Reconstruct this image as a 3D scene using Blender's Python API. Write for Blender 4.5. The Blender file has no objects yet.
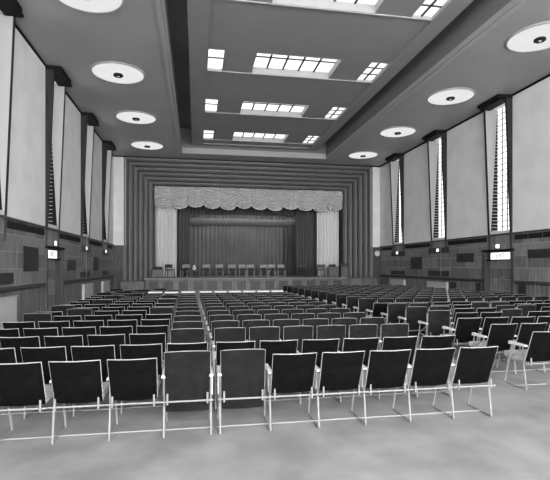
import bpy, math, random
from math import sin, cos, pi, radians
random.seed(7)
S = bpy.context.scene
COL = S.collection

# ------------------------------------------------------------------ camera, exposure, world
CAM_Z = 1.75
cd = bpy.data.cameras.new('camera'); cam = bpy.data.objects.new('camera', cd); COL.objects.link(cam)
cam.location = (0, 0, CAM_Z)
cam.rotation_euler = (pi/2, 0, -math.atan(79/450))
cd.sensor_width = 36; cd.lens = 450/550*36
cd.shift_y = 26/550
cd.clip_start = .05; cd.clip_end = 200
S.camera = cam
S.view_settings.view_transform = 'Standard'; S.view_settings.look = 'None'
S.view_settings.exposure = 1.6; S.view_settings.gamma = 1
S.view_settings.use_curve_mapping = False
w = bpy.data.worlds.new('world'); S.world = w; w.use_nodes = True
w.node_tree.nodes['Background'].inputs[0].default_value = (.8, .8, .8, 1)
w.node_tree.nodes['Background'].inputs[1].default_value = .6
SKY_GLASS = 0.55        # daylight through the rooflights
WIN_GLASS = 0.85        # daylight through the tall side windows
REAR_FILL = 9.5      # added fill glow behind the viewer, for floor and chair backs
LAMP = .29             # dish lamps

# ------------------------------------------------------------------ materials (procedural, greys)
def g(v): return (v, v, v, 1)
def mat(name, v, rough=.7, noise=0, scale=4, v2=None, spec=.3, metal=0, bump=0, emit=0, stretch=(1, 1, 1)):
    m = bpy.data.materials.new(name); m.use_nodes = True
    N, L = m.node_tree.nodes, m.node_tree.links
    b = N['Principled BSDF']
    b.inputs['Base Color'].default_value = g(v); b.inputs['Roughness'].default_value = rough
    b.inputs['Specular IOR Level'].default_value = spec; b.inputs['Metallic'].default_value = metal
    if emit:
        b.inputs['Emission Color'].default_value = g(1); b.inputs['Emission Strength'].default_value = emit
    if v2 is not None or bump:
        tc = N.new('ShaderNodeTexCoord'); mp = N.new('ShaderNodeMapping'); no = N.new('ShaderNodeTexNoise')
        mp.inputs['Scale'].default_value = stretch
        no.inputs['Scale'].default_value = scale; no.inputs['Detail'].default_value = 5
        L.new(tc.outputs['Object'], mp.inputs[0]); L.new(mp.outputs[0], no.inputs[0])
        if v2 is not None:
            r = N.new('ShaderNodeValToRGB'); r.color_ramp.elements[0].color = g(v); r.color_ramp.elements[1].color = g(v2)
            r.color_ramp.elements[0].position = .35; r.color_ramp.elements[1].position = .65
            L.new(no.outputs[0], r.inputs[0]); L.new(r.outputs[0], b.inputs['Base Color'])
        if bump:
            bp = N.new('ShaderNodeBump'); bp.inputs['Strength'].default_value = bump; bp.inputs['Distance'].default_value = .02
            L.new(no.outputs[0], bp.inputs['Height']); L.new(bp.outputs[0], b.inputs['Normal'])
    return m

def panel_mat(name, axis, lo, hi, joint, bw=1.15, bh=.42, grain=26):
    """veneer panelling: blocks of differing tone with fine grain, pale joints"""
    m = bpy.data.materials.new(name); m.use_nodes = True
    N, L = m.node_tree.nodes, m.node_tree.links
    b = N['Principled BSDF']; b.inputs['Roughness'].default_value = .45; b.inputs['Specular IOR Level'].default_value = .35
    tc = N.new('ShaderNodeTexCoord'); sp = N.new('ShaderNodeSeparateXYZ'); L.new(tc.outputs['Object'], sp.inputs[0])
    cb = N.new('ShaderNodeCombineXYZ'); L.new(sp.outputs[axis], cb.inputs[0]); L.new(sp.outputs[2], cb.inputs[1])
    br = N.new('ShaderNodeTexBrick'); L.new(cb.outputs[0], br.inputs['Vector'])
    br.inputs['Scale'].default_value = 1; br.inputs['Brick Width'].default_value = bw; br.inputs['Row Height'].default_value = bh
    br.inputs['Mortar Size'].default_value = .012; br.inputs['Mortar Smooth'].default_value = .2
    br.inputs['Color1'].default_value = g(lo); br.inputs['Color2'].default_value = g(hi); br.inputs['Mortar'].default_value = g(joint)
    br.offset = .37; br.squash = .6; br.squash_frequency = 3
    mp = N.new('ShaderNodeMapping'); mp.inputs['Scale'].default_value = (grain, 1.2, 1); L.new(cb.outputs[0], mp.inputs[0])
    no = N.new('ShaderNodeTexNoise'); no.inputs['Scale'].default_value = 1; no.inputs['Detail'].default_value = 3; L.new(mp.outputs[0], no.inputs[0])
    mr = N.new('ShaderNodeMapRange'); mr.inputs['From Min'].default_value = .3; mr.inputs['From Max'].default_value = .7
    mr.inputs['To Min'].default_value = .6; mr.inputs['To Max'].default_value = 1.4; L.new(no.outputs[0], mr.inputs[0])
    mx = N.new('ShaderNodeMix'); mx.data_type = 'RGBA'; mx.blend_type = 'MULTIPLY'; mx.inputs[0].default_value = 1
    L.new(br.outputs[0], mx.inputs[6]); L.new(mr.outputs[0], mx.inputs[7]); L.new(mx.outputs[2], b.inputs['Base Color'])
    return m

def emit_mat(name, strength, v=1.0):
    m = bpy.data.materials.new(name); m.use_nodes = True
    N, L = m.node_tree.nodes, m.node_tree.links
    N.clear(); e = N.new('ShaderNodeEmission'); o = N.new('ShaderNodeOutputMaterial'); L.new(e.outputs[0], o.inputs[0])
    e.inputs[1].default_value = strength
    tc = N.new('ShaderNodeTexCoord'); no = N.new('ShaderNodeTexNoise'); no.inputs['Scale'].default_value = 2.2
    r = N.new('ShaderNodeValToRGB'); r.color_ramp.elements[0].color = g(v*.85); r.color_ramp.elements[1].color = g(v)
    L.new(tc.outputs['Object'], no.inputs[0]); L.new(no.outputs[0], r.inputs[0]); L.new(r.outputs[0], e.inputs[0])
    return m

M = dict(
    plaster=mat('cream plaster', .78, .85, v2=.86, scale=1.4, bump=.08),
    ceil=mat('matt grey ceiling paint', .35, .5, v2=.39, scale=.8, spec=.4),
    raft=mat('grey raft paint', .28, .7, v2=.30, scale=.8),
    white=mat('white gloss paint', .75, .5),
    lining=mat('grey white lining paint', .36, .5),
    liplit=mat('lit moulding tone', .42, .5),  # paler than the soffit: light on the lip faces put into colour
    void=mat('dark roof void', .20, .9),
    cornice=mat('black cornice', .010, .7, spec=.1),
    finw=mat('dark fin wood', .022, .6, v2=.035, scale=3, spec=.15, stretch=(6, 6, .4)),
    wood=mat('dark wood', .055, .4, v2=.085, scale=3, stretch=(6, 6, .4)),
    frame=mat('proscenium wood', .12, .4, v2=.15, scale=4, stretch=(4, 4, .3)),
    panelY=panel_mat('wall veneer', 1, .14, .25, .34),
    panelX=panel_mat('end wall veneer', 0, .05, .08, .09, 3, 1.5),
    dadoY=panel_mat('dado boards', 1, .12, .19, .28, .32, 3.0),
    dadoX=panel_mat('stage front boards', 0, .11, .17, .20, .5, 3.0),
    darkpan=mat('dark veneer', .025, .4, v2=.05, scale=3, stretch=(1, .5, 14)),
    grille=mat('dark grille', .012, .7),
    floor=mat('worn linoleum floor', .22, .40, v2=.32, scale=1.8, spec=.4),
    back=mat('black leathercloth', .003, .65, v2=.006, scale=9, spec=.04),
    lit_back=mat('lit tone leathercloth', .009, .65, v2=.015, scale=9, spec=.06),  # same black cloth, paler: light on upright backs put into the colour
    pipe=mat('pale piping', .36, .5),
    tube=mat('pale enamelled tube', .28, .35, spec=.5),
    arm=mat('pale arm wood', .72, .45),
    seat=mat('cream seat cloth', .50, .8, v2=.58, scale=12),
    curtain=mat('pale satin curtain', .80, .6, spec=.4),
    val=mat('silver ruched satin', .40, .45, v2=.64, scale=14, spec=.5, bump=.5),
    dcurt=mat('dark stage curtain', .13, .7),
    bcurt=mat('grey backcloth', .15, .75, v2=.18, scale=1),
    stagef=mat('stage boards', .28, .5),
    radi=mat('cream radiator cover', .52, .6),
    black=mat('black iron', .01, .5),
    clockf=mat('clock dial', .8, .4),
    oak=mat('pale oak', .30, .5, v2=.36, scale=6, stretch=(1, 1, .2)),
    sky=emit_mat('rooflight glass', SKY_GLASS),
    win=emit_mat('window glass', WIN_GLASS),
    rear=emit_mat('rear fill glow', REAR_FILL),
    lamp=emit_mat('opal lamp glass', LAMP, 1.0),
    sign=emit_mat('lit sign glass', .6),
)

# ------------------------------------------------------------------ mesh helpers
class MB:
    def __init__(s): s.v = []; s.f = []; s.mi = []; s.mats = []
    def _m(s, m):
        if m not in s.mats: s.mats.append(m)
        return s.mats.index(m)
    def poly(s, vs, fs, m):
        o = len(s.v); i = s._m(m); s.v += vs
        for f in fs: s.f.append([o+k for k in f]); s.mi.append(i)
        return s
    def box(s, x0, x1, y0, y1, z0, z1, m):
        vs = [(x, y, z) for x in (x0, x1) for y in (y0, y1) for z in (z0, z1)]
        return s.hexa(vs, m)
    def hexa(s, vs, m):   # order x,y,z binary
        return s.poly(vs, [(0, 1, 3, 2), (4, 6, 7, 5), (0, 4, 5, 1), (2, 3, 7, 6), (0, 2, 6, 4), (1, 5, 7, 3)], m)
    def tube(s, pts, r, m, n=6):
        import mathutils
        V = mathutils.Vector
        P = [V(p) for p in pts]; rings = []
        for i, p in enumerate(P):
            d = (P[min(i+1, len(P)-1)]-P[max(i-1, 0)]).normalized()
            a = d.cross(V((0, 0, 1)))
            if a.length < .1: a = d.cross(V((0, 1, 0)))
            a.normalize(); b = d.cross(a)
            rings.append([tuple(p+(a*cos(2*pi*k/n)+b*sin(2*pi*k/n))*r) for k in range(n)])
        vs = [q for R in rings for q in R]
        fs = [(i*n+k, i*n+(k+1) % n, (i+1)*n+(k+1) % n, (i+1)*n+k) for i in range(len(P)-1) for k in range(n)]
        fs += [tuple(range(n))[::-1], tuple((len(P)-1)*n+k for k in range(n))]
        return s.poly(vs, fs, m)
    def lathe(s, prof, c, m, n=32, axis='z'):
        vs = []; 
        for (r, h) in prof:
            for k in range(n):
                a = 2*pi*k/n
                vs.append((c[0]+r*cos(a), c[1]+r*sin(a), c[2]+h) if axis == 'z' else (c[0]+r*cos(a), c[1]+h, c[2]+r*sin(a)))
        fs = [(i*n+k, i*n+(k+1) % n, (i+1)*n+(k+1) % n, (i+1)*n+k) for i in range(len(prof)-1) for k in range(n)]
        return s.poly(vs, fs, m)
    def grid(s, fn, nu, nv, m):
        vs = [fn(i/nu, j/nv) for i in range(nu+1) for j in range(nv+1)]
        fs = [(i*(nv+1)+j, (i+1)*(nv+1)+j, (i+1)*(nv+1)+j+1, i*(nv+1)+j+1) for i in range(nu) for j in range(nv)]
        return s.poly(vs, fs, m)
    def mesh(s, name, smooth=False):
        me = bpy.data.meshes.new(name); me.from_pydata(s.v, [], s.f)
        for m in s.mats: me.materials.append(m)
        me.polygons.foreach_set('material_index', s.mi)
        if smooth: me.polygons.foreach_set('use_smooth', [True]*len(s.f))
        me.update()
        import bmesh
        b = bmesh.new(); b.from_mesh(me); bmesh.ops.recalc_face_normals(b, faces=b.faces); b.to_mesh(me); b.free()
        return me
    def build(s, name, parent=None, smooth=False, kind=None, label=None, bevel=0):
        o = bpy.data.objects.new(name, s.mesh(name, smooth)); COL.objects.link(o)
        if parent: o.parent = parent
        if kind: o['kind'] = kind
        if label: o['label'] = label
        if bevel:
            md = o.modifiers.new('bevel', 'BEVEL'); md.width = bevel; md.segments = 2; md.limit_method = 'ANGLE'
        return o
def tag(o, label, cat, group=None):
    o['label'] = label; o['category'] = cat
    if group: o['group'] = group
    return o
def empty(name, loc=(0, 0, 0), rz=0, kind=None):
    o = bpy.data.objects.new(name, None); COL.objects.link(o); o.location = loc; o.rotation_euler = (0, 0, rz)
    o.empty_display_size = .1
    if kind: o['kind'] = kind
    return o
def copy_tree(o, parent=None):
    c = o.copy(); COL.objects.link(c)
    if parent: c.parent = parent
    for ch in list(o.children): copy_tree(ch, c)
    return c

# ------------------------------------------------------------------ the hall
XL, XR, YB, YE = -4.42, 10.9, -6.2, 25.6
ZC, ZW = 7.75, 2.88
PITCH = 4.13
LW = [11.15+PITCH*(k-0) for k in range(-4, 4)]       # left window centres
RW = [10.62+PITCH*(k-0) for k in range(-4, 4)]
LW[-4:] = [10.85, 15.02, 19.2, 23.2]; RW[-3:] = [14.70, 18.88, 23.05]
HW = .55                                             # half width of a window opening
LD, RD = (14.47, 16.06), (14.05, 15.58)              # doorways

MB().box(XL-.6, XR+.6, YB-.3, YE+9, -.2, 0, M['floor']).build('floor', kind='structure')

def side_wall(side):
    X, sg, wins, door = (XL, -1, LW, LD) if side == 'left' else (XR, 1, RW, RD)
    a, b = sorted((X, X+sg*.35))
    w = MB()
    ys = [YB]
    wins = [c for c in wins if c-.8 > YB]
    for c in wins: ys += [c-HW, c+HW]
    ys.append(YE)
    for i in range(0, len(ys)-1, 2): w.box(a, b, ys[i], ys[i+1], ZW, ZC+.1, M['plaster'])
    for c in wins:
        w.box(a, b, c-HW, c+HW, ZW, 3.0, M['plaster']); w.box(a, b, c-HW, c+HW, 7.62, ZC+.1, M['plaster'])
    W = w.build('wall_'+side, kind='structure')
    t = MB()
    t.box(a, b, YB, door[0], 1.22, ZW, M['panelY']); t.box(a, b, door[1], YE, 1.22, ZW, M['panelY'])
    t.box(a, b, door[0], door[1], 2.3, ZW, M['panelY'])
    t.box(a, b, YB, door[0], 0, 1.22, M['dadoY']); t.box(a, b, door[1], YE, 0, 1.22, M['dadoY'])
    T = t.build('trim_1' if side == 'left' else 'trim_2', kind='structure')
    i0, i1 = sorted((X, X-sg*.05))
    c = MB(); c.box(i0, i1, YB, YE, ZW-.02, ZW+.04, M['wood']); c.build('capping', T)
    for y0, y1 in ((YB, door[0]-.1), (door[1]+.1, YE)):
        r = MB(); r.box(*sorted((X, X-sg*.035)), y0, y1, 1.20, 1.26, M['wood'])
        n = int((y1-y0)/.16)
        for k in range(n):                            # carved beads along the rail
            yc = y0+(k+.5)*(y1-y0)/n; r.box(*sorted((X, X-sg*.045)), yc-.04, yc+.04, 1.13, 1.19, M['darkpan'])
        r.build('dado_rail', T)
    k = MB(); k.box(*sorted((X, X-sg*.03)), YB, YE, ZC-.07, ZC, M['cornice']); k.build('cornice', W)
    # grilles high on the panelling between the windows
    ed = [YB]+[e for c_ in wins for e in (c_-.75, c_+.75)]+[YE-.2]
    for i in range(0, len(ed)-1, 2):
        if ed[i+1]-ed[i] < .6 or ed[i+1] < 4: continue
        gm = MB(); n = max(1, int((ed[i+1]-ed[i])/.55)); st = (ed[i+1]-ed[i])/n
        for q in range(n): gm.box(*sorted((X, X-sg*.02)), ed[i]+q*st+.02, ed[i]+(q+1)*st-.02, 2.66, 2.83, M['grille'])
        gm.build('ventilation_grille', T)
    pans = [(12.85, 14.0, 1.61, 2.27), (10.9, 12.2, 1.32, 1.59), (16.93, 18.15, 1.59, 1.97), (18.8, 20.45, 1.30, 1.52), (21.05, 22.15, 1.55, 2.15),
            (23.0, 24.6, 1.30, 1.52), (18.9, 20.45, 2.3, 2.58), (23.0, 24.5, 2.28, 2.53)] if side == 'left' else \
           [(22.27, 23.96, 2.29, 2.54), (22.27, 24.0, 1.28, 1.5), (20.46, 21.6, 1.6, 2.2), (18.07, 19.8, 2.33, 2.58), (18.07, 19.8, 1.28, 1.53),
            (16.27, 17.46, 1.91, 2.27), (11.9, 13.31, 2.01, 2.30), (17.5, 18.07, .5, 1.06), (13.4, 13.75, .3, 1.12), (15.85, 16.14, .3, 1.10)]
    if side == 'left': pans = [(a_*.982, b_*.982, c_, d_) for a_, b_, c_, d_ in pans]
    for (y0, y1, z0, z1) in pans:
        p = MB(); p.box(*sorted((X+sg*.01, X-sg*.018)), y0, y1, z0, z1, M['darkpan']); p.build('dark_panel', T)
    # doorway
    d0, d1 = door
    D = empty('door_1' if side == 'left' else 'door_2', (X, (d0+d1)/2, 0), kind='structure')
    h = (d1-d0)/2
    def bx(x0, x1, y0, y1, z0, z1, m, n, par, **kw):
        q = MB(); xa, xb = sorted((sg*x0, sg*x1)); q.box(xa, xb, y0, y1, z0, z1, m); return q.build(n, par, **kw)
    bx(-.05, .02, -h-.09, -h+.02, 0, 2.36, M['wood'], 'jamb', D); bx(-.05, .02, h-.02, h+.09, 0, 2.36, M['wood'], 'jamb', D)
    bx(-.07, .33, -h-.1, h+.1, 2.28, 2.36, M['cornice'], 'lintel', D)
    bx(0, .33, -h-.02, -h+.03, 0, 2.3, M['wood'], 'reveal', D); bx(0, .33, h-.03, h+.02, 0, 2.3, M['wood'], 'reveal', D)
    bx(.02, .10, -h+.02, h-.02, 1.95, 1.99, M['cornice'], 'transom_bar', D)
    leafs = MB
    for q, (a0, a1) in enumerate(((-h+.03, -.005), (.005, h-.03))):
        lf = bx(.2, .25, a0, a1, .01, 1.95, M['panelY'], 'door_leaf', D, bevel=.005)
        hy = -.07 if q == 0 else .07
        hb = MB(); hb.tube([(sg*.2, hy, .95), (sg*.15, hy, .97), (sg*.15, hy, 1.33), (sg*.2, hy, 1.35)], .012, M['tube']); hb.build('handle', lf)
    bx(.3, .34, -h, h, 0, 2.3, M['void'], 'backing', D)
    # lit exit sign in the transom
    so = empty('exit_sign', (X+sg*.10, (d0+d1)/2 + (0 if side == 'right' else -.0), 2.12))
    tag(so, 'lit white glass sign reading EXIT above the %s' % ('left-hand doorway' if side == 'left' else 'right-hand double doors'), 'sign')
    q = MB(); q.box(-.02, .02, -.54, .54, -.125, .125, M['sign']); q.build('glass', so)
    fr = MB(); 
    for (a0, a1, b0, b1) in ((-.56, .56, .125, .15), (-.56, .56, -.15, -.125), (-.57, -.54, -.15, .15), (.54, .57, -.15, .15)):
        fr.box(-.03, .03, a0, a1, b0, b1, M['cornice'])
    fr.build('sign_frame', so)
    cu = bpy.data.curves.new('lettering', 'FONT'); cu.body = 'EXIT'; cu.size = .24; cu.align_x = 'CENTER'; cu.align_y = 'CENTER'; cu.extrude = .003
    tmp = bpy.data.objects.new('tmp', cu); me = bpy.data.meshes.new_from_object(tmp); bpy.data.objects.remove(tmp)
    me.materials.clear(); me.materials.append(M['cornice'])
    to = bpy.data.objects.new('lettering', me); COL.objects.link(to); to.parent = so
    to.location = (-sg*.026, 0, 0); to.rotation_euler = (pi/2, 0, -sg*pi/2)
    return W, T
WL, TL = side_wall('left'); WR, TR = side_wall('right')

# ---- tall windows between tapering fins
def window(i, side, yc):
    X, sg = (XL, -1) if side == 'left' else (XR, 1)
    W = empty('window_%d' % i, (X, yc, 0), kind='structure')
    z0, z1, h = 3.0, 7.62, HW
    q = MB(); q.box(*sorted((sg*.30, sg*.32)), -h, h, z0, z1, M['win']); q.build('window_pane', W)
    m = MB()
    for k in range(1, 4):
        y = -h+2*h*k/4; m.box(*sorted((sg*.27, sg*.305)), y-.016, y+.016, z0, z1, M['wood'])
    n = 22
    for k in range(1, n):
        z = z0+(z1-z0)*k/n; m.box(*sorted((sg*.275, sg*.30)), -h, h, z-.014, z+.014, M['wood'])
    m.build('glazing_bar', W)
    s = MB(); s.box(*sorted((sg*.32, -sg*.03)), -h-.06, h+.06, z0-.07, z0+.03, M['white']); s.build('window_sill', W)
    def fin(y, th, inner):
        # tapered blade, deep at the top; dark wood, window light on inner face put into pale colour
        pt, pb = .24, .05
        y0, y1 = (y, y+th)
        f = MB()
        ylo, yhi = sorted((y0, y1))
        vs = []
        for x in (sg*.12, None):
            for yy in (ylo, yhi):
                for zi, z in enumerate((z0-.07, z1)):
                    vs.append(((sg*.12 if x is not None else -sg*(pb if zi == 0 else pt)), yy, z))
        f.hexa(vs, M['finw']); F = f.build('fin', W)
        l = MB(); yi = y+inner*.004; ya, yb = sorted((yi, yi+inner*.006)); vs = []
        for x in (0, 1):
            for yy in (ya, yb):
                for zi, z in enumerate((z0, z1-.01)):
                    vs.append((sg*(.01 if zi == 0 else .27) if x == 0 else -sg*(pb-.015 if zi == 0 else pt-.02), yy, z))
        l.hexa(vs, M['lining']); l.build('fin_lit_face', F)
        rv = MB(); ya, yb = sorted((y+inner*.001, y+inner*.003)); rv.box(*sorted((0, sg*.30)), ya, yb, z0, z1, M['cornice'])
        for k in range(36):
            zz = z0+.06+k*(z1-z0-.1)/36; ya, yb = sorted((y+inner*.003, y+inner*.02)); rv.box(*sorted((sg*(.15 if side == 'left' else .06), sg*.28)), ya, yb, zz, zz+.022, M['lining'])
        rv.build('reveal', W)
    fin(-h, -.09, 1); fin(h, .09, -1)
    c = MB()
    vs = []
    for x in (sg*.32, -sg*(.52 if side == 'right' else .44)):
        for yy in (-h-.14, h+(.14 if side == 'right' else .0)):
            for z in ((z1, ZC) if x*sg > 0 else (z1+.02, ZC)):
                vs.append((x, yy*(1 if x*sg > 0 else .86), z))
    c.hexa(vs, M['cornice']); c.box(*sorted((-sg*.04, -sg*.44)), -h-.02, h+.02, z1-.05, z1+.02, M['cornice'])
    c.build('window_hood', W)
    st = MB(); st.box(*sorted((0, -sg*.03)), -h-.09, -h+.0, 2.35, z0-.05, M['wood']); st.box(*sorted((0, -sg*.03)), h, h+.09, 2.35, z0-.05, M['wood']); st.build('pilaster_foot', W)
n = 1
for side, L_ in (('left', LW), ('right', RW)):
    for yc in L_:
        if yc-.7 > YB: window(n, side, yc); n += 1

# ---- small lit indicator lamps under the windows
place = {('left', 0): 'over the left-hand doorway', ('left', 1): 'on the left wall between doorway and stage',
         ('left', 2): 'on the left wall nearest the stage', ('right', 0): 'over the right-hand double doors',
         ('right', 1): 'on the right wall between doors and stage', ('right', 2): 'on the right wall nearest the stage'}
for side, X, sg, L_ in (('left', XL, -1, [15.2, 19.3, 23.3]), ('right', XR, 1, [14.78, 18.93, 23.13])):
    for k, y in enumerate(L_):
        e = empty('indicator_lamp', (X, y, 2.47))
        tag(e, 'small square lit wall lamp '+place[(side, k)], 'lamp', 'small lit lamps under the windows')
        MB().box(*sorted((0, -sg*.05)), -.11, .11, -.08, .08, M['wood']).build('lamp_housing', e)
        MB().box(*sorted((-sg*.05, -sg*.06)), -.10, .10, -.07, .07, M['sign']).build('lamp_glass', e)
# hanging cords
for side, X, sg, L_ in (('left', XL, -1, [19.2, 24.9]), ('right', XR, 1, [18.62, 22.95, 25.1])):
    for y in L_:
        c = MB().tube([(X-sg*.07, y, 2.95), (X-sg*.06, y, 1.30)], .010, M['tube']).build('window_cord')
        nm = {19.2: 'thin pale cord down the left wall beside the second small lamp', 24.9: 'thin pale cord down the left wall in the stage corner',
              18.62: 'thin pale cord down the right wall beside the middle small lamp', 22.95: 'thin pale cord down right wall under the window nearest stage',
              25.1: 'thin pale cord down the right wall in the corner beside clock'}[y]
        tag(c, nm, 'cord', 'cords hanging down the walls')
# radiator covers
for side, X, sg, L_ in (('left', XL, -1, [(9.4, 11.95, 'nearest, before the left doorway'), (18.75, 20.3, 'on left wall, between doorway and stage'), (22.4, 24.1, 'on left wall nearest the stage')]),
                        ('right', XR, 1, [(22.2, 24.0, 'on right wall nearest the stage'), (18.1, 19.8, 'on right wall, further from the stage')])):
    for a, b, t_ in L_:
        e = empty('radiator_cover', (X, (a+b)/2, 0)); h = (b-a)/2
        tag(e, 'flat cream radiator cover low '+t_, 'radiator cover', 'cream radiator covers')
        MB().box(*sorted((0, -sg*.10)), -h, h, .05, 1.0, M['radi']).build('casing', e, bevel=.01)
        MB().box(*sorted((0, -sg*.13)), -h-.02, h+.02, 1.0, 1.03, M['radi']).build('top_board', e)
        MB().box(*sorted((0, -sg*.08)), -h, h, 0, .05, M['wood']).build('plinth', e)

# ---- back wall behind the viewer
wb = MB(); wb.box(XL-.4, XR+.4, YB-.3, YB, 0, 2.4, M['panelX']); wb.box(XL-.4, XR+.4, YB-.3, YB, 7.0, 9.2, M['plaster'])
for a_ in range(6): x_ = XL-.4+a_*3.12; wb.box(x_, x_+.6, YB-.3, YB, 2.4, 7.0, M['plaster'])
WBK = wb.build('wall_back', kind='structure')
MB().box(XL-.4, XR+.4, YB-.26, YB-.24, 2.4, 7.0, M['rear']).build('rear_fill_pane', WBK)  # added glowing pane, out of view, brightens the hall from behind

# ---- ceiling: soffits, floating raft with rooflights, void above
SI, RO0, RO1, SO = -.75, -.21, 6.61, 7.2
YC1 = 24.4                                            # coffer ends here
c = MB()
c.box(XL-.4, SI, YB, YE+1.6, ZC, ZC+.12, M['ceil']); c.box(SO, XR+.4, YB, YE+1.6, ZC, ZC+.12, M['ceil'])
c.box(SI, SO, YC1, YE+1.6, ZC, ZC+.12, M['ceil'])
c.box(SI, SI+.02, YB, YC1, ZC-.0, ZC+.14, M['liplit']); c.box(SO-.02, SO, YB, YC1, ZC-.0, ZC+.14, M['liplit'])
c.box(SI+.02, SO-.02, YC1-.02, YC1, ZC, ZC+.3, M['liplit'])
C = c.build('ceiling', kind='structure')
for a, b in ((SI-.16, SI-.05), (SO+.05, SO+.16)):
    MB().box(a, b, YB, YC1, ZC-.035, ZC, M['liplit']).build('moulding', C)
v = MB()
v.box(SI-.3, SI, YB, YC1+.3, ZC+.12, 9.1, M['void']); v.box(SO, SO+.3, YB, YC1+.3, ZC+.12, 9.1, M['void'])
v.box(SI, SO, YC1, YC1+.3, ZC+.12, 9.1, M['void']); v.box(SI-.3, SO+.3, YB, YC1+.3, 9.1, 9.2, M['void'])
v.build('roof_void', C)
r = MB()
Z0, Z1 = 8.23, 8.44
xs = [.36, .86, 1.82, 4.52, 5.5, 6.1]
bays = [13.56+4.09*k for k in range(-4, 3)]
ys = [YB]
for b in bays: ys += [b, b+1.45]
ys.append(23.95)
for i in range(len(ys)-1):
    hole = (i % 2 == 1)
    for j in range(len(xs)-1):
        if hole and j in (0, 2, 4): continue
        r.box(xs[j], xs[j+1], ys[i], ys[i+1], Z0, Z1, M['raft'])
# border bands, slightly lower
r.box(RO0, xs[0], YB, 23.95, Z0-.06, Z1, M['raft']); r.box(xs[-1], RO1, YB, 23.95, Z0-.06, Z1, M['raft'])
r.box(RO0, RO1, 23.95, 24.15, Z0-.06, Z1, M['raft'])
R = r.build('ceiling_raft', C)
for i, b in enumerate(bays):
    t = MB(); t.box(xs[0], xs[-1], b+1.46, b+1.50, Z0-.03, Z0, M['ceil']); t.build('cross_rib', C)
# rooflights
k = 1
for b in bays:
    for (x0, x1, deep, nx, ny) in ((1.82, 4.52, .21, 5, 2), (.36, .86, .06, 1, 2), (5.5, 6.1, .06, 2, 3)):
        e = empty('window_%d' % n, (0, 0, 0), kind='structure'); n += 1
        MB().box(x0, x1, b, b+1.45, Z0+deep, Z0+deep+.01, M['sky']).build('rooflight_glass', e)
        l = MB(); t = .012
        l.box(x0-.0, x0+t, b, b+1.45, Z0-.01, Z0+deep, M['lining']); l.box(x1-t, x1, b, b+1.45, Z0-.01, Z0+deep, M['lining'])
        l.box(x0, x1, b, b+t, Z0-.01, Z0+deep, M['lining']); l.box(x0, x1, b+1.45-t, b+1.45, Z0-.01, Z0+deep, M['lining'])
        l.build('reveal_lining', e)
        m = MB()
        for q in range(1, nx): x = x0+(x1-x0)*q/nx; m.box(x-.03, x+.03, b, b+1.45, Z0+deep-.03, Z0+deep, M['wood'])
        for q in range(1, ny): y = b+1.45*(.45 if ny == 2 else q/ny); m.box(x0, x1, y-.022, y+.022, Z0+deep-.03, Z0+deep, M['wood'])
        m.build('glazing_bar', e)

# ---- dish lamps in the side soffits
def dish_lamp(x, y, label):
    e = empty('ceiling_lamp', (x, y, ZC)); tag(e, label, 'ceiling lamp', 'round dish lamps in the side ceilings')
    MB().lathe([(.82, 0), (.82, -.02), (.80, -.035), (.77, -.04), (.76, -.03)], (0, 0, 0), M['lining'], 48).build('lamp_rim', e, smooth=True)
    MB().lathe([(.765, -.02), (.5, -.035), (.3, -.045), (.13, -.05)], (0, 0, 0), M['lamp'], 48).build('lamp_dish', e, smooth=True)
    hb = MB().lathe([(.14, -.03), (.15, -.09), (.12, -.11), (.06, -.11), (.05, -.09), (0.001, -.09)], (0, 0, 0), M['black'], 24).build('lamp_hub', e)
    MB().lathe([(.04, -.09), (.035, -.12), (0.001, -.125)], (0, 0, 0), M['arm'], 12).build('bulb_tip', hb)
names_l = ['round white dish lamp in left ceiling, cut by top edge', 'second nearest round dish lamp in left ceiling', 'third nearest round dish lamp in left ceiling', 'round dish lamp in left ceiling closest to the stage']
names_r = ['nearest round dish lamp in right ceiling, cut by right edge', 'second nearest round dish lamp in right ceiling', 'third nearest round dish lamp in right ceiling', 'round dish lamp in right ceiling closest to the stage']
for k, y in enumerate((10.42, 14.62, 18.86, 23.1)):
    dish_lamp(-2.38, y, names_l[k]); dish_lamp(8.88, y, names_r[k])

# ------------------------------------------------------------------ proscenium end
PX0, PX1, PZ = -3.88, 10.44, 7.69
e_ = MB()
e_.box(XL-.4, PX0+.1, YE, YE+.3, 0, ZW, M['panelX']); e_.box(PX1-.1, XR+.4, YE, YE+.3, 0, ZW, M['panelX'])
e_.box(XL-.4, PX0+.1, YE, YE+.3, ZW, ZC+.1, M['plaster']); e_.box(PX1-.1, XR+.4, YE, YE+.3, ZW, ZC+.1, M['plaster'])
EW = e_.build('wall_stage', kind='structure')
MB().box(XL, XR, YE-.04, YE, ZC-.06, ZC, M['cornice']).build('cornice', EW)
# stepped fluted frame: a profile swept round three sides
NST, SX, SY = 6, 1.53/6, 1.2/6
P = []
for i in range(NST):
    for a in range(5):
        t = a/4*pi/2
        P.append((i*SX+SX*.80*sin(t), i*SY+SY*(1-cos(t))))
    P += [(i*SX+SX*.82, i*SY+SY*1.6), (i*SX+SX, i*SY+SY*1.6), (i*SX+SX, i*SY+SY)]
P.append((NST*SX, NST*SY+.5))
fm = MB(); vs = []; K = 4; ZB = .95
for (s_, y_) in P:
    zt = PZ-s_*.876; y = YE-.02+y_
    vs += [(PX0+s_, y, ZB), (PX0+s_, y, zt), (PX1-s_, y, zt), (PX1-s_, y, ZB)]
fs = [(i*K+j, (i+1)*K+j, (i+1)*K+j+1, i*K+j+1) for i in range(len(P)-1) for j in range(3)]
fm.poly(vs, fs, M['frame'])
FR = fm.build('trim_3', kind='structure')
IX0, IX1, IZ, IY = PX0+1.53, PX1-1.53, PZ-1.34, YE+1.2

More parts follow.
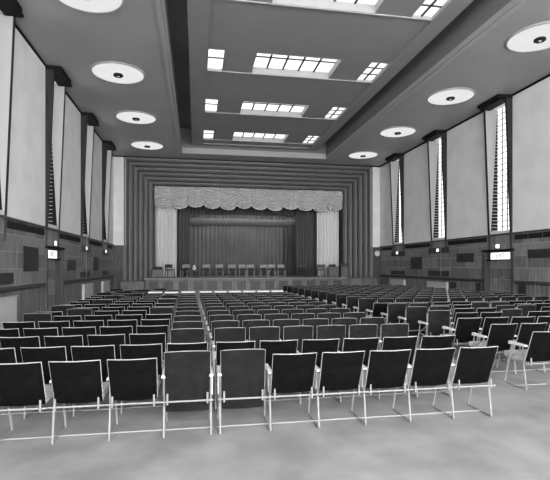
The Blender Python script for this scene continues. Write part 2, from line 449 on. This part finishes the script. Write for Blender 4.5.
# stage platform
s = MB()
s.box(-2.68, 8.55, 24.9, 33, 0, 1.03, M['dadoX'])
s.box(-2.74, 8.6, 24.84, 33, 1.03, 1.09, M['stagef'])
s.box(XL, -2.68, 25.62, 33, 0, .95, M['dadoX']); s.box(8.55, XR, 25.62, 33, 0, 1.02, M['dadoX'])
ST = s.build('stage', kind='structure')
pl = MB(); pl.box(-3.95, -2.72, 25.0, 25.7, 0, .90, M['dadoX']); pl.box(-3.98, -2.72, 24.97, 25.7, .90, .96, M['wood']); pl.build('plinth', ST)
pl = MB(); pl.box(8.58, 10.46, 25.0, 25.7, 0, 1.03, M['dadoX']); pl.box(8.58, 10.49, 24.97, 25.7, 1.03, 1.09, M['wood']); pl.build('plinth', ST)
for i in range(14):
    x = -2.5+i*.79; MB().box(x, x+.5, 24.885, 24.9, .45, .93, M['wood']).build('front_panel', ST)
# stage house
h = MB(); h.box(-5.5, -5.2, 26.9, 33, 0, 9, M['void']); h.box(11.6, 11.9, 26.9, 33, 0, 9, M['void']); h.box(-5.5, 11.9, 33, 33.3, 0, 9, M['void'])
h.box(-5.5, 11.9, 26.9, 33.3, 9, 9.2, M['void']); h.box(-5.5, 11.9, 27.2, 27.25, 7.0, 9, M['void'])
h.box(-5.5, IX0-.03, 27.3, 27.35, 0, 9, M['void']); h.box(IX1+.03, 11.9, 27.3, 27.35, 0, 9, M['void'])
h.build('wall_stage_house', kind='structure')

def curtain(name, x0, x1, y, z0, z1, m, folds, amp, label, irr=.3, seed=1):
    rnd = random.Random(seed); ph = [rnd.uniform(-irr, irr)*2 for _ in range(folds+2)]
    N = folds*10
    def prof(u):
        t = u*folds; k = int(t); f = t-k; p = ph[k]*(1-f)+ph[k+1]*f
        return sin(2*pi*t+p)*amp*(1+.3*ph[k]*(1-f)+.3*ph[k+1]*f)
    q = MB(); q.grid(lambda u, v: (x0+(x1-x0)*u, y+prof(u)*(.8+.2*(1-v)), z0+(z1-z0)*v), N, 4, m)
    o = q.build(name, smooth=True); md = o.modifiers.new('thick', 'SOLIDIFY'); md.thickness = .015
    return tag(o, label, 'curtain')
curtain('stage_curtain', -2.33, -1.12, 27.05, 1.12, 5.9, M['curtain'], 7, .08, 'pale pleated satin curtain gathered at the left of the stage', seed=2)
curtain('stage_curtain', 7.38, 8.78, 27.05, 1.12, 5.9, M['curtain'], 8, .08, 'pale pleated satin curtain gathered at the right of the stage', seed=3)
curtain('leg_curtain', -1.5, -.36, 28.0, 1.1, 6.2, M['dcurt'], 6, .09, 'dark wing curtain just inside the left pale curtain', seed=4)
curtain('leg_curtain', 6.25, 7.75, 28.0, 1.1, 6.2, M['dcurt'], 8, .09, 'dark wing curtain just inside the right pale curtain', seed=5)
curtain('leg_curtain', -1.3, -.5, 29.8, 1.1, 5.0, M['dcurt'], 6, .09, 'dark wing curtain behind, at left end of the backcloth', seed=6)
curtain('leg_curtain', 5.9, 7.0, 29.9, 1.1, 5.0, M['dcurt'], 6, .09, 'dark wing curtain behind, at right end of the backcloth', seed=7)
curtain('backcloth', -3, 9.5, 30.6, 1.1, 5.2, M['bcurt'], 46, .05, 'wide grey pleated backcloth closing the rear of the stage', seed=8)
curtain('border_curtain', -1.2, 8.2, 28.4, 5.0, 6.9, M['dcurt'], 38, .05, 'dark pleated border high behind the ruched valance', seed=9)
q = MB()
def rollf(u, v):
    a = 2*pi*v; rr = .23*(1+.06*sin(u*2*pi*16))
    return (-.55+7.25*u, 29.4+rr*.6*cos(a), 4.60+rr*sin(a))
q.grid(rollf, 120, 12, M['curtain2'] if 'curtain2' in M else mat('grey batten cloth', .16, .7))
tag(q.build('batten_border', smooth=True), 'long narrow gathered grey border roll hanging above the backcloth', 'curtain')
# ruched scalloped valance
V = empty('ruched_valance', ((IX0+IX1)/2, 26.75, IZ)); tag(V, 'silvery ruched valance with scalloped hem across the stage opening', 'valance')
NS = 12; W_ = (IX1-IX0)/NS
for i in range(NS):
    xa = IX0-(IX0+IX1)/2+i*W_
    def sw(u, v, xa=xa, i=i):
        arch = sin(pi*u)
        drop = (.98+.06*sin(i*2.1))+.26*arch**.55
        z = -drop*v
        y = -.09-.18*arch*(.35+.65*v)-.06*sin(v*2*pi*6.5-arch*3.0+i)*(.45+.55*arch) - .03*sin(u*2*pi*4+v*4)
        return (xa+W_*u, y, z)
    o = MB().grid(sw, 16, 44, M['val']).build('swag', V, smooth=True)
    md = o.modifiers.new('thick', 'SOLIDIFY'); md.thickness = .012
    fr_ = MB(); pts = [sw(u/12, 1) for u in range(13)]; fr_.tube([(a, b-.01, c_-.01) for a, b, c_ in pts], .022, M['curtain'], 5); fr_.build('hem_fringe', o)
MB().box(IX0-(IX0+IX1)/2, IX1-(IX0+IX1)/2, -.02, .04, -.04, .03, M['wood']).build('valance_rail', V)

# added fill light over the stage, unseen behind the valance
bl = empty('stage_fill_light', (3.2, 28.9, 6.6)); tag(bl, 'added unseen fill light over the stage behind the valance', 'lamp')
MB().box(-3.2, 3.2, -.12, .12, 0, .15, M['black']).build('lamp_housing', bl)
MB().box(-3.1, 3.1, -.09, .09, -.02, 0, emit_mat('stage fill glow', 9)).build('lamp_glass', bl)

# clock
ck = empty('wall_clock', (10.73, YE, 2.5)); tag(ck, 'round white wall clock on dark panelling right of the stage', 'clock')
MB().lathe([(.0, -.03), (.15, -.03), (.16, -.04), (.17, 0)], (0, 0, 0), M['clockf'], 28, 'y').build('clock_face', ck)
MB().lathe([(.15, -.035), (.16, -.055), (.18, -.05), (.185, 0)], (0, 0, 0), M['tube'], 28, 'y').build('clock_rim', ck)
MB().box(-.008, .008, -.045, -.035, -.01, .11, M['black']).build('clock_hand', ck)
MB().box(-.01, .07, -.045, -.035, -.008, .008, M['black']).build('clock_hand', ck)

# ------------------------------------------------------------------ things on the stage (floor z = 1.09)
ZS = 1.09
def stage_chair(x, y, label, grp, dark=False, rz=0):
    e = empty('side_chair', (x, y, ZS), rz); tag(e, label, 'chair', grp)
    fm_ = M['darkpan'] if dark else M['oak']
    MB().box(-.22, .22, -.2, .2, .42, .47, M['black']).build('seat', e, bevel=.01)
    MB().box(-.22, .22, .18, .21, .56, .75, fm_).build('backrest', e, bevel=.01)
    for sx in (-1, 1):
        MB().tube([(sx*.19, -.18, .42), (sx*.20, -.19, 0)], .018, fm_).build('leg', e)
        MB().tube([(sx*.19, .19, .58), (sx*.19, .18, .4), (sx*.20, .2, 0)], .018, fm_).build('leg', e)
    return e
ords = ['first', 'second', 'third', 'fourth', 'fifth', 'sixth', 'seventh', 'eighth', 'ninth', 'tenth', 'eleventh', 'twelfth', 'thirteenth', 'fourteenth', 'fifteenth', 'sixteenth', 'seventeenth', 'eighteenth', 'nineteenth', 'twentieth']
AL = math.atan(79/450)
def col_x(k, Y):            # where a line of sight tan k meets the depth Y (used once to lay things out)
    return Y*math.tan(math.atan(k)+AL)
for i, x in enumerate((.60, 1.37, 2.12, 2.73, 3.22, 4.02, 4.50, 5.08)):
    stage_chair(x, 26.7, 'pale-backed chair on stage before the backcloth, %s from the left in its row' % ords[i], 'row of chairs along the stage')
stage_chair(-1.45, 26.0, 'dark wooden chair on stage before the left pale curtain', 'odd chairs on the stage', True, .4)
stage_chair(-.62, 26.2, 'chair on stage beside the small table with a white vase', 'odd chairs on the stage', False, -.3)
stage_chair(6.45, 26.9, 'lone chair on stage before the right dark wing curtain', 'odd chairs on the stage', True)
stage_chair(7.35, 26.0, 'dark chair on stage before the right pale curtain', 'odd chairs on the stage', True, -.3)
def table(x, y, w_, d_, h_, label, nm='small_table', m='oak', panel=False):
    e = empty(nm, (x, y, ZS)); tag(e, label, 'table')
    MB().box(-w_/2, w_/2, -d_/2, d_/2, h_-.04, h_, M[m]).build('tabletop', e, bevel=.008)
    for sx in (-1, 1):
        for sy in (-1, 1): MB().box(sx*(w_/2-.04)-.025, sx*(w_/2-.04)+.025, sy*(d_/2-.04)-.025, sy*(d_/2-.04)+.025, 0, h_-.04, M[m]).build('leg', e)
    if panel: MB().box(-w_/2+.05, w_/2-.05, -d_/2+.03, -d_/2+.05, .05, h_-.04, M['frame']).build('modesty_panel', e)
    return e
table(-2.1, 25.8, .62, .45, .46, 'panelled table on stage at far left with a dark box', m='frame', panel=True)
tag(MB().box(-2.35, -1.85, 25.68, 25.92, ZS+.46, ZS+.62, M['black']).build('dark_case', bevel=.02), 'low dark case on the far left stage table', 'case')
table(.0, 26.2, .5, .4, .42, 'low dark table on stage under the white vase', m='wood')
vz = MB().lathe([(.001, 0), (.07, 0), (.11, .08), (.10, .16), (.05, .22), (.07, .28), (.05, .28)], (-.1, 26.15, ZS+.42), M['clockf'], 16).build('white_vase', smooth=True)
tag(vz, 'white vase standing on the low table at the left of the stage', 'vase')
table(8.0, 25.7, .6, .45, .62, 'panelled table on stage before the right pale curtain', m='frame', panel=True)
tag(MB().box(7.8, 8.15, 25.6, 25.82, ZS+.62, ZS+.76, M['black']).build('dark_case', bevel=.02), 'low dark case on the right stage table', 'case')
lc = empty('lectern', (8.62, 25.55, ZS)); tag(lc, 'narrow wooden lectern at the right end of the stage', 'lectern')
MB().box(-.2, .2, -.15, .15, 0, .6, M['frame']).build('lectern_body', lc)
MB().hexa([(-.23, -.2, .62), (-.23, -.2, .66), (-.23, .2, .78), (-.23, .2, .82), (.23, -.2, .62), (.23, -.2, .66), (.23, .2, .78), (.23, .2, .82)], M['wood']).build('reading_slope', lc)
MB().box(-.15, .15, -.1, .1, .58, .74, M['frame']).build('neck', lc)

# ------------------------------------------------------------------ auditorium chairs
BW = .462
def back_panel(mb, A, B, th, arch, mat_, mpipe, low=None, pipe=True, sep=None):
    """padded back between foot A=(y,z) and head B=(y,z)"""
    import mathutils
    dy, dz = B[0]-A[0], B[1]-A[1]; L = math.hypot(dy, dz); ny, nz = -dz/L, dy/L     # normal towards the rear (-y)
    nx_ = 8
    def f(side):
        def g_(u, v):
            x = (u-.5)*BW*(1-.03*(1-v)); t = v+(arch*(1-(2*u-1)**2)/L)*v
            c = .022*(1-(2*u-1)**2)                        # shallow curve in plan
            edge = 1 if (0 < u < 1 and 0 < v < 1) else .45
            off = side*th/2*edge+c
            return (x, A[0]+dy*t+ny*off, A[1]+dz*t+nz*off)
        return g_
    for sd in (-1, 1): mb.grid(f(sd), nx_, 4, mat_)
    # rim
    pts = [f(0)(0, v/4) for v in range(4)]+[f(0)(u/8, 1) for u in range(9)]+[f(0)(1, v/4) for v in range(3, -1, -1)]
    (sep or mb).tube(pts, .0068, mpipe, 5)

def chair_parts(up):
    """list of (part name, MB, parent part or None)"""
    out = []
    b = MB(); pp = MB()
    if up: back_panel(b, (.035, .26), (-.01, .872), .03, .012, M['lit_back'], M['tube'], sep=pp)
    else: back_panel(b, (.05, .40), (-.12, .84), .03, .004, M['back'], M['pipe'], sep=pp)
    out.append(('backrest', b, None)); out.append(('piping', pp, 'backrest'))
    s_ = MB()
    if up: s_.hexa([(-.21, .07, .40), (-.20, .06, .82), (-.21, .13, .40), (-.20, .10, .82), (.21, .07, .40), (.20, .06, .82), (.21, .13, .40), (.20, .10, .82)], M['seat'])
    else: s_.hexa([(-.21, .07, .39), (-.21, .07, .45), (-.21, .50, .40), (-.21, .50, .47), (.21, .07, .39), (.21, .07, .45), (.21, .50, .40), (.21, .50, .47)], M['seat'])
    out.append(('seat', s_, None))
    c_ = MB(); c_.tube([(-.262, -.03, .375), (.262, -.03, .375)], .0095, M['tube']); out.append(('crossbar', c_, None))
    r_ = MB(); r_.tube([(-.262, .2, .014), (.262, .2, .014)], .0095, M['tube']); out.append(('floor_rail', r_, None))
    for sx in (-1, 1):
        l_ = MB(); l_.tube([(sx*.20, -.045, .35), (sx*.20, -.045, .46)], .010, M['tube']); out.append(('bracket', l_, None))
    return out
def frame_parts(x, kind_='inner'):
    out = []
    m_ = MB(); m_.tube([(x, 0, .01), (x, .05, .33), (x, .07, .61)], .0115, M['tube']); out.append(('leg', m_, None))
    m_ = MB(); m_.tube([(x, .46, .01), (x, .36, .34), (x, .30, .61)], .0115, M['tube']); out.append(('leg', m_, None))
    m_ = MB(); m_.tube([(x, 0, .012), (x, .46, .012)], .0105, M['tube']); out.append(('runner', m_, None))
    m_ = MB(); m_.tube([(x, .05, .375), (x, .34, .40)], .009, M['tube']); m_.tube([(x, .07, .56), (x, .33, .40)], .008, M['tube']); out.append(('brace', m_, None))
    m_ = MB(); m_.hexa([(x-.026, .0, .61), (x-.022, .0, .632), (x-.026, .34, .60), (x-.022, .34, .645), (x+.026, .0, .61), (x+.022, .0, .632), (x+.026, .34, .60), (x+.022, .34, .645)], M['arm']); out.append(('armrest', m_, None))
    m_ = MB(); w_ = .022 if kind_ == 'gap' else .012
    if kind_ == 'open': return out
    m_.hexa([(x-w_, .07, .40), (x-w_, .08, .59), (x-w_, .19, .40), (x-w_, .15, .59), (x+w_, .07, .40), (x+w_, .08, .59), (x+w_, .19, .40), (x+w_, .15, .59)], M['seat']); out.append(('side_panel', m_, None))
    return out
MESH = {}
def key_mesh(key, nm, mb):
    if key not in MESH: MESH[key] = mb.mesh(nm, smooth=nm in ('backrest',))
    return MESH[key]
CACHE = {}
def parts_for(up, end, fk='inner'):
    k_ = (up, end, fk)
    if k_ not in CACHE:
        L_ = chair_parts(up)+frame_parts(-.238, 'inner' if (end and fk == 'gap') else fk)
        if end: L_ += frame_parts(.238, 'gap' if fk == 'gap' else 'inner')
        CACHE[k_] = [(n_, mb.mesh(n_, smooth=(n_ == 'backrest')), p_) for n_, mb, p_ in L_]
    return CACHE[k_]
FAR = {}
def far_mb(up, end, cream, fk='inner'):
    m_ = MB()
    if up: back_panel(m_, (.035, .26), (-.01, .872), .03, .012, M['lit_back'], M['arm'] if cream else M['tube'])
    else: back_panel(m_, (.05, .40), (-.12, .84), .03, .004, M['back'], M['arm'] if cream else M['pipe'])
    if cream: m_.box(-.22, .22, (-.04 if up else -.16), (.02 if up else -.08), .84, .89, M['clockf'])
    for n_, q_, p_ in chair_parts(up)[2:5]+frame_parts(-.238, fk)+(frame_parts(.238, fk) if end else []):
        m_.poly(q_.v, q_.f, q_.mats[0])
    return m_
def far_mesh(up, end, cream, fk='inner'):
    k_ = (up, end, cream, fk)
    if k_ not in FAR: FAR[k_] = far_mb(up, end, cream, fk).mesh('folding_chair')
    return FAR[k_]

ca, sa = cos(AL), sin(AL)
def view(x, y, z):
    d = x*sa+y*ca; r_ = x*ca-y*sa
    return 275+450*r_/d, 266-450*(z-CAM_Z)/d, d
seats = []      # block, row, seat, x, y, pitch, up, end, cream
for k in range(17):                                    # left block
    y = 4.70+.835*k
    for j in range(6):
        p = .53 if k < 4 else .54
        x = .18-.016*(y-4.7)-p*(j+.5)
        if k >= 14 and j == 0: continue
        up = (j == 0 and k != 1) or (k in (5, 7) and j == 5) or (k in (6, 9) and j in (1, 4)) or (k > 10 and (j+k) % 3 == 0)
        seats.append(('left', k, j, x, y, p, up, j == 0, k == 13 and j in (0, 1, 2)))
for k in range(14):                                    # centre block
    y = 4.70+.835*k
    for j in range(6):
        p = .53 if k < 2 else .495
        x = (.22 if k < 2 else .25)-.015*(y-4.7)+p*(j+.5)
        up = (k >= 2) or (k == 0 and j == 0)
        seats.append(('centre', k, j, x, y, p, up, j == 5, k == 13 or False))
for k in range(18):                                    # right block
    y = 5.64+.83*k
    for j in range(11):
        p = .53
        x = 4.56-.055*(y-5.64)+p*(j+.5)
        if x+p/2 > 10.3: continue
        up = (k > 6) or (k in (4, 5) and j in (0, 1, 4, 5)) or (k == 3 and j in (0, 3))
        seats.append(('right', k, j, x, y, p, up, False, False))
vis = []
for s_ in seats:
    u, v_, d = view(s_[3], s_[4], .7)
    half = .28*450/d
    if -half < u < 550+half: vis.append((d, s_))
vis.sort(key=lambda t: t[0])
LIMIT = 300
side_word = {'left': 'from the narrow centre gap', 'centre': 'from the narrow centre gap', 'right': 'from the wide aisle'}
rest = MB()
for i, (d, (blk, k, j, x, y, p, up, end, cream)) in enumerate(vis):
    fk = 'gap' if (j == 0 and blk != 'right') else ('open' if (j == 0 or (blk == 'centre' and j == 5)) else 'inner')
    jit = random.uniform(-.006, .006); sc = p/.53; rz = random.uniform(-.006, .006)
    if i >= LIMIT:
        q_ = far_mb(up, end, cream)
        for mi_, mm in enumerate(q_.mats):
            o_ = len(rest.v)
        o_ = len(rest.v); rest.v += [(vx*sc+x, vy+y, vz_) for vx, vy, vz_ in q_.v]
        idx = [rest._m(mm) for mm in q_.mats]
        rest.f += [[a_+o_ for a_ in f_] for f_ in q_.f]; rest.mi += [idx[t_] for t_ in q_.mi]
        continue
    look = 'cream-topped' if cream else ('upright black' if up else 'reclined black')
    lab = '%s chair, %s row, %s block, %s %s' % (look, ords[k], blk, ords[j], side_word[blk])
    grp = {'left': 'auditorium chairs in the left block', 'centre': 'auditorium chairs in the centre block', 'right': 'auditorium chairs in the right block'}[blk]
    if d < 10.5:
        e = empty('folding_chair', (x, y+jit, 0), rz); e.scale = (sc, 1, 1)
        tag(e, lab, 'chair', grp)
        made = {}
        for n_, me_, par in parts_for(up, end, fk):
            o = bpy.data.objects.new(n_, me_); COL.objects.link(o); o.parent = made[par] if par else e
            made.setdefault(n_, o)
    else:
        o = bpy.data.objects.new('folding_chair', far_mesh(up, end, cream, fk)); COL.objects.link(o)
        o.location = (x, y+jit, 0); o.rotation_euler = (0, 0, rz); o.scale = (sc, 1, 1)
        tag(o, lab, 'chair', grp)
if rest.v:
    o = rest.build('folding_chairs', kind='stuff'); tag(o, 'furthest chairs packed in rows below the stage', 'chairs')
print('CHAIRS', len(seats), 'in frame', len(vis))
